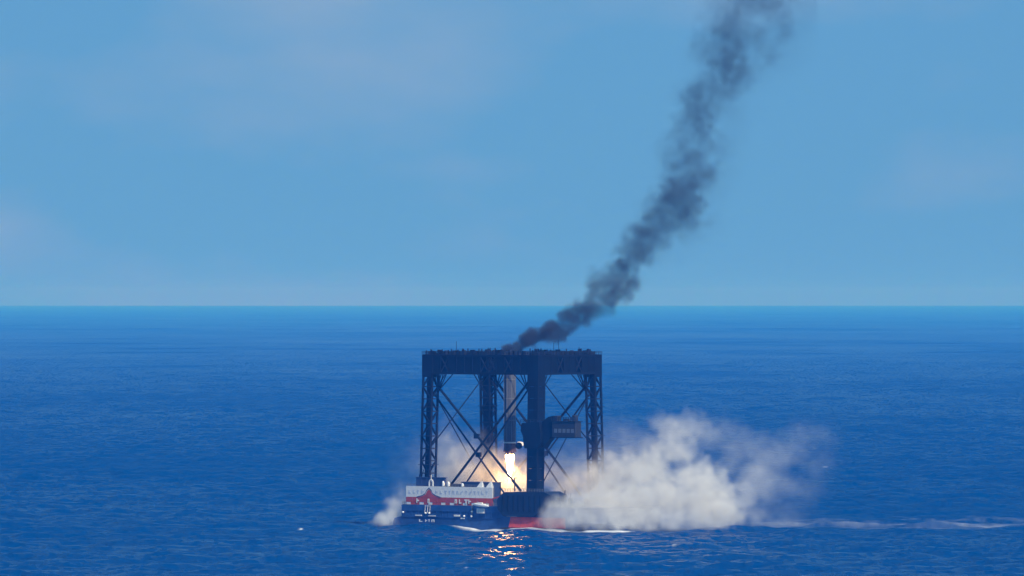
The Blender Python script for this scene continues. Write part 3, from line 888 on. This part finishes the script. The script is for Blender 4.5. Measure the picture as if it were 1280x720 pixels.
class Field:
    def __init__(self, lo, hi, dx, seed, lump, warp):
        self.lo = np.array(lo, float); self.dx = dx
        self.n = tuple(int(round((h - l) / dx)) + 1 for l, h in zip(lo, hi))
        self.hi = self.lo + (np.array(self.n) - 1) * dx
        r = np.random.default_rng(seed); self.r = r
        self.d = np.zeros(self.n, np.float32)
        self.w = [(fbm3(self.n, lump * 1.3 / dx, 4, r) - .5) * 2 * warp for _ in range(3)]
        self.big = (fbm3(self.n, lump * 2.2 / dx, 3, r) - .5) * 2
        self.lump = worley3(self.n, lump / dx, r) * .6 + worley3(self.n, lump * .48 / dx, r) * .4
        self.fine = fbm3(self.n, lump * .4 / dx, 3, r) - .5
    def puff(self, c, rad, dens, soft=.5, lumpy=.55, detail=.25, wk=1.0):
        c = np.array(c, float); rad = np.array(rad if hasattr(rad, '__len__') else (rad,) * 3, float)
        m = rad * 1.7 + 5
        lo = np.clip(np.floor((c - m - self.lo) / self.dx).astype(int), 0, self.n); hi = np.clip(np.ceil((c + m - self.lo) / self.dx).astype(int), 0, self.n)
        if np.any(hi <= lo): return
        s = tuple(slice(lo[a], hi[a]) for a in range(3))
        ax = [(self.lo[a] + np.arange(lo[a], hi[a]) * self.dx).astype(np.float32) for a in range(3)]
        X = (ax[0][:, None, None] + wk * self.w[0][s] - c[0]) / rad[0]
        Y = (ax[1][None, :, None] + wk * self.w[1][s] - c[1]) / rad[1]
        Z = (ax[2][None, None, :] + wk * self.w[2][s] - c[2]) / rad[2]
        q = 1.0 - np.sqrt(X * X + Y * Y + Z * Z)
        q = q + lumpy * (self.lump[s] - .45) + detail * self.fine[s] + .25 * self.big[s]
        q = np.clip(q / soft, 0, 1)
        q = q * q * (3 - 2 * q) * dens
        self.d[s] = np.maximum(self.d[s], q) + .25 * np.minimum(self.d[s], q)
    def coords(self):
        return [(self.lo[a] + np.arange(self.n[a]) * self.dx).astype(np.float32).reshape([-1 if b == a else 1 for b in range(3)]) for a in range(3)]

def volume_object(name, F, mat, parent=None):
    n = F.n; d = F.d
    d[0] = 0; d[-1] = 0; d[:, 0] = 0; d[:, -1] = 0; d[:, :, 0] = 0; d[:, :, -1] = 0
    flat = np.ascontiguousarray(d.transpose(2, 1, 0)).reshape(-1).astype(np.float32)      # x fastest
    me = bpy.data.meshes.new(name)
    me.vertices.add(len(flat))
    c = np.zeros((len(flat), 3), np.float32); c[:] = (F.lo + F.hi) / 2; c[0] = F.lo; c[-1] = F.hi
    me.vertices.foreach_set('co', c.reshape(-1))
    at = me.attributes.new('fog', 'FLOAT', 'POINT'); at.data.foreach_set('value', flat)
    me.materials.append(mat)
    o = link(bpy.data.objects.new(name, me), parent)
    ng = bpy.data.node_groups.new(name + '_grid', 'GeometryNodeTree')
    ng.interface.new_socket('Geometry', in_out='INPUT', socket_type='NodeSocketGeometry')
    ng.interface.new_socket('Geometry', in_out='OUTPUT', socket_type='NodeSocketGeometry')
    N = ng.nodes.new; L = ng.links.new
    gi = N('NodeGroupInput'); go = N('NodeGroupOutput')
    vc = N('GeometryNodeVolumeCube')
    vc.inputs['Min'].default_value = tuple(F.lo); vc.inputs['Max'].default_value = tuple(F.hi)
    for k, ax in enumerate('XYZ'): vc.inputs['Resolution ' + ax].default_value = n[k]
    vc.inputs['Background'].default_value = 0.0
    pos = N('GeometryNodeInputPosition')
    sb = N('ShaderNodeVectorMath'); sb.operation = 'SUBTRACT'; sb.inputs[1].default_value = tuple(F.lo); L(pos.outputs[0], sb.inputs[0])
    ml = N('ShaderNodeVectorMath'); ml.operation = 'MULTIPLY'; ml.inputs[1].default_value = (1 / F.dx,) * 3; L(sb.outputs[0], ml.inputs[0])
    ad = N('ShaderNodeVectorMath'); ad.operation = 'ADD'; ad.inputs[1].default_value = (.5,) * 3; L(ml.outputs[0], ad.inputs[0])
    fl = N('ShaderNodeVectorMath'); fl.operation = 'FLOOR'; L(ad.outputs[0], fl.inputs[0])
    dt = N('ShaderNodeVectorMath'); dt.operation = 'DOT_PRODUCT'; dt.inputs[1].default_value = (1, n[0], n[0] * n[1]); L(fl.outputs[0], dt.inputs[0])
    si = N('GeometryNodeSampleIndex'); si.data_type = 'FLOAT'; si.domain = 'POINT'; si.clamp = True
    na = N('GeometryNodeInputNamedAttribute'); na.data_type = 'FLOAT'; na.inputs['Name'].default_value = 'fog'
    L(gi.outputs[0], si.inputs['Geometry']); L(na.outputs['Attribute'], si.inputs['Value']); L(dt.outputs['Value'], si.inputs['Index'])
    L(si.outputs['Value'], vc.inputs['Density'])
    sm = N('GeometryNodeSetMaterial'); sm.inputs['Material'].default_value = mat
    L(vc.outputs['Volume'], sm.inputs['Geometry']); L(sm.outputs['Geometry'], go.inputs[0])
    md = o.modifiers.new('grid', 'NODES'); md.node_group = ng
    return o

def smoke_mat(name, col, dens, aniso=0.0, absorb=None):
    m, t, out = node_mat(name)
    pv = t.nodes.new('ShaderNodeVolumePrincipled')
    pv.inputs['Color'].default_value = (*col, 1)
    pv.inputs['Density'].default_value = dens
    pv.inputs['Anisotropy'].default_value = aniso
    pv.inputs['Density Attribute'].default_value = 'density'
    pv.inputs['Temperature Attribute'].default_value = ''
    t.links.new(pv.outputs['Volume'], out.inputs['Volume'])
    return m

def px(x, y, Y=0.0):
    """estimate of a place from its bearing: metres right and metres up at depth Y"""
    s = 9000.0 / (3000.0 + Y)
    return ((x - 640) / s, Y, CAM_H - (y - 373) / s)

# white exhaust cloud
W = Field((-62, -80, -1.0), (142, 46, 53), .62, 3, 8.0, 3.4)
# (px, py, depth, radius x, y, z in metres, density)
bank = [
    # low bank rolling out to the right of the near leg
    (708, 638, -52, 10, 13, 8, .135), (735, 632, -55, 13, 15, 10, .135), (765, 628, -50, 14, 17, 12, .135), (800, 625, -46, 14, 18, 13, .135),
    (835, 622, -42, 14, 18, 13, .135), (868, 626, -38, 13, 16, 12, .13), (898, 636, -36, 11, 14, 9, .22), (918, 646, -34, 8, 9, 6, .14),
    (688, 648, -50, 6, 6, 6, .14), (680, 640, -40, 5, 5, 6, .05),
    (722, 650, -70, 13, 9, 6, .135), (765, 652, -70, 14, 9, 6, .135), (805, 651, -66, 14, 10, 6.5, .135), (845, 651, -62, 14, 10, 6.5, .135), (885, 653, -56, 12, 10, 5.5, .13),
    (715, 610, -20, 10, 13, 8, .10), (745, 604, -15, 11, 14, 9, .11), (775, 596, -28, 12, 14, 10, .12), (800, 588, -30, 12, 13, 10, .14),
    # tower of the cloud
    (822, 582, -30, 11, 12, 11, .12), (835, 560, -28, 11, 12, 11, .10), (845, 540, -26, 11, 11, 10, .085), (864, 534, -24, 10, 10, 9, .065),
    (882, 546, -24, 9, 9, 9, .05), (858, 565, -26, 11, 11, 11, .09), (868, 592, -30, 11, 12, 10, .14), (892, 608, -30, 11, 11, 10, .13), (825, 530, -26, 8, 8, 7, .045),
    # ragged thin smoke further right
    (945, 592, -15, 11, 10, 10, .055), (930, 618, -20, 12, 11, 11, .05), (965, 575, -10, 14, 12, 12, .030), (990, 560, -5, 14, 12, 12, .024), (968, 612, -12, 15, 12, 11, .030),
    (1012, 548, 0, 14, 12, 11, .018), (935, 560, -10, 13, 11, 11, .028), (910, 580, -18, 10, 9, 11, .045), (1020, 580, 5, 14, 12, 11, .014), (1000, 612, 0, 16, 12, 9, .018), (905, 545, -15, 10, 9, 10, .026),
    (950, 640, -20, 14, 12, 8, .022), (985, 636, -14, 14, 12, 7, .012),
    # thin smoke drifting behind and right of the gantry
    (770, 575, 0, 14, 14, 13, .034), (790, 552, -5, 12, 12, 11, .026), (745, 560, 20, 12, 12, 12, .016), (770, 540, 5, 11, 10, 10, .014), (800, 565, -10, 11, 11, 11, .04),
    # cloud under and behind the gantry
    (700, 600, 15, 11, 14, 10, .07), (725, 585, 22, 11, 13, 10, .05), (690, 575, 25, 10, 12, 9, .035), (715, 560, 28, 10, 10, 8, .016),
    (660, 605, 8, 10, 12, 8, .12), (640, 606, 8, 11, 12, 8, .12), (615, 604, 8, 11, 12, 9, .15), (590, 600, 12, 11, 13, 9, .13), (565, 598, 16, 11, 13, 10, .13),
    (600, 580, 20, 12, 12, 10, .10), (570, 572, 24, 12, 12, 11, .10), (625, 582, 14, 10, 9, 9, .11), (652, 585, 15, 9, 9, 8, .065), (553, 560, 26, 10, 10, 10, .06), (590, 555, 28, 10, 10, 9, .045), (560, 540, 28, 9, 8, 9, .022),
    (545, 590, 20, 9, 11, 11, .07), (528, 585, 26, 9, 10, 12, .050), (514, 590, 28, 9, 9, 12, .040), (503, 610, 24, 8, 8, 10, .045), (516, 560, 28, 9, 8, 11, .020), (490, 625, 20, 8, 8, 8, .03), (500, 580, 28, 8, 8, 10, .014),
    (942, 646, -30, 14, 10, 7, .06), (980, 650, -26, 16, 10, 6, .028), (925, 622, -28, 12, 11, 11, .08), (950, 610, -20, 13, 11, 11, .045),
    # spray at the stern
    (492, 646, 6, 6.4, 8, 6.4, .20), (484, 650, 6, 6.2, 7, 5.6, .20), (499, 633, 8, 6.2, 7, 7.4, .14), (474, 654, 4, 5.0, 5, 3.6, .16), (503, 618, 12, 6, 7, 8, .05),
]
for (bx0, by0, Y, rx, ry, rz, dn) in bank:
    W.puff(px(bx0, by0, Y), (rx, ry, rz), dn, soft=.9 if dn > .1 else 1.15, lumpy=.8 if dn > .06 else .6, detail=.9 if dn > .06 else .5)
gx, gy, gz = W.coords()
W.d *= np.clip((gz + .2) / 1.2, 0, 1)                       # rests on the water
W.d[W.d < 4e-4] = 0
ws_o = volume_object('white_smoke', W, smoke_mat('white_exhaust_smoke', (.980, .964, .92), 1.0, .1))
tag(ws_o, 'billowing white exhaust smoke rolling off the ship to the right', 'smoke', kind='stuff')

# black plume leaning away to the right
Bk = Field((-8, -24, 71), (128, 34, 246), .8, 9, 6.5, 2.4)
path = [(634, 438, 2.0), (648, 432, 2.9), (664, 424, 3.5), (682, 417, 3.7), (698, 410, 4.3), (716, 401, 4.9), (732, 386, 6.0), (752, 372, 7.0), (772, 352, 7.2), (790, 330, 7.6), (808, 308, 9.2), (826, 286, 10.6),
        (844, 262, 11.4), (857, 236, 11.8), (865, 208, 11.8), (872, 180, 11.6), (880, 150, 10.5), (893, 122, 10.5), (900, 95, 10.5), (915, 66, 13.5), (930, 38, 15.5), (942, 8, 17), (952, -24, 18)]
pr_ = np.random.default_rng(14)
dense_path = []
for i in range(len(path) - 1):
    nsub = 3 if i < 6 else 2
    for k in range(nsub):
        f = k / nsub
        dense_path.append(tuple(path[i][c] * (1 - f) + path[i + 1][c] * f for c in range(3)))
dense_path.append(path[-1])
for i, (x, y, r) in enumerate(dense_path):
    t = i / (len(dense_path) - 1)
    dens = .85 * (1 - t) ** 5.5 + .019 + .055 * (1 - t)
    base = np.array(px(x, y, 10 * t)); wk = min(1.0, r / 8)
    r *= 1.05
    Bk.puff(base, (r * 1.0, r * 1.0, r * 1.0), dens * .68, soft=.5 + .4 * t, lumpy=1.0, detail=.8, wk=wk)
    for k in range(5):
        off = pr_.normal(0, 1, 3); off /= np.linalg.norm(off); off *= r * (.5 + .5 * pr_.random())
        rr = r * (.3 + .5 * pr_.random() ** 1.5)
        Bk.puff(base + off * np.array((1, .8, 1)), rr * 1.1, dens * (.35 + 1.3 * pr_.random() ** 1.3), soft=.4 + .4 * t, lumpy=1.0, detail=.7, wk=wk)
    if t > .35:                                              # thin veil trailing on the lee side
        Bk.puff(base + np.array((r * .9, 0, -r * .3)), (r * 1.1, r * .9, r * 1.0), .009, soft=1.2, lumpy=.7, detail=.5)
Bk.d[Bk.d < 1e-3] = 0
bk_o = volume_object('black_smoke', Bk, smoke_mat('black_soot_smoke', (.10, .12, .15), 1.0, 0.0))
tag(bk_o, 'long black smoke plume leaning right from the gantry top into the sky', 'smoke', kind='stuff')

# ------------------------------------------------------------------ exhaust flame: bright core that lights the cloud, soft glowing gas round it
fl = empty('exhaust_flame', (RX, 0, 0), 0)
tag(fl, 'white hot exhaust flame blazing under the rocket booster', 'flame')
core = MB(); prof = [(1.9, RB - 1.0), (2.0, RB - 2.2), (1.85, RB - 4), (1.6, RB - 6), (1.25, RB - 8.2), (.9, RB - 10), (.5, RB - 11.6), (0, RB - 13)]
core.lathe([(r_ * (.86 - .022 * (RB - z)), z) for r_, z in prof], 28)
core.v = [(x * (1 + .10 * math.sin(7 * math.atan2(y, x) + z)), y * (1 + .10 * math.sin(5 * math.atan2(y, x) - z)), z) for x, y, z in core.v]
core.build('flame_core', emit('flame_core', (1.0, .60, .23), 95.0), fl)
G = Field((RX - 7, -7, 11), (RX + 7, 7, 31.2), .35, 6, 2.6, .7)
for k in range(12):
    t = k / 11
    G.puff((RX + .25 * math.sin(k * 2.1), .25 * math.cos(k * 1.7), 30 - 17 * t), (2.3 + 2.4 * t * t, 2.3 + 2.4 * t * t, 2.4 + 1.0 * t), 1.0 - .75 * t, soft=.8, lumpy=.45, detail=.4)
G.d[G.d < .01] = 0
gm, gt_, go_ = node_mat('glowing_gas')
pv = gt_.nodes.new('ShaderNodeVolumePrincipled')
at_ = gt_.nodes.new('ShaderNodeAttribute'); at_.attribute_name = 'density'
mu = gt_.nodes.new('ShaderNodeMath'); mu.operation = 'MULTIPLY'; mu.inputs[1].default_value = .3
gt_.links.new(at_.outputs['Fac'], mu.inputs[0]); gt_.links.new(mu.outputs[0], pv.inputs['Emission Strength'])
pv.inputs['Emission Color'].default_value = (1.0, .52, .16, 1)
pv.inputs['Density'].default_value = .02
pv.inputs['Color'].default_value = (.9, .8, .7, 1)
pv.inputs['Temperature Attribute'].default_value = ''
gt_.links.new(pv.outputs['Volume'], go_.inputs['Volume'])
gl = volume_object('glowing_gas', G, gm)
tag(gl, 'soft orange glowing gas wrapped round the exhaust flame', 'flame', kind='stuff')

# small bright side jet between the rocket and the reel drum
jet = empty('side_jet', (0, 0, 0), -TH)
tag(jet, 'short bright white jet between the rocket base and the near leg', 'jet')
j = MB(); n = 12; pr2 = [(16.2, .3), (16.8, .8), (17.6, .98), (18.6, .95), (19.3, .7), (19.6, .3)]
vv = []
for x, r_ in pr2:
    for i in range(n):
        a_ = 2 * math.pi * i / n
        vv.append((x, -HV + 1.1 + r_ * math.cos(a_), 35.2 + r_ * math.sin(a_) * (1 + .1 * math.sin(3 * a_ + x))))
ff = [(k * n + i, (k + 1) * n + i, (k + 1) * n + (i + 1) % n, k * n + (i + 1) % n) for k in range(len(pr2) - 1) for i in range(n)] + [tuple(range(n)), tuple(range(len(vv) - 1, len(vv) - n - 1, -1))]
j.add(vv, ff, True).build('jet_flame', emit('jet_flame', (1.0, .86, .72), 1.3), jet)
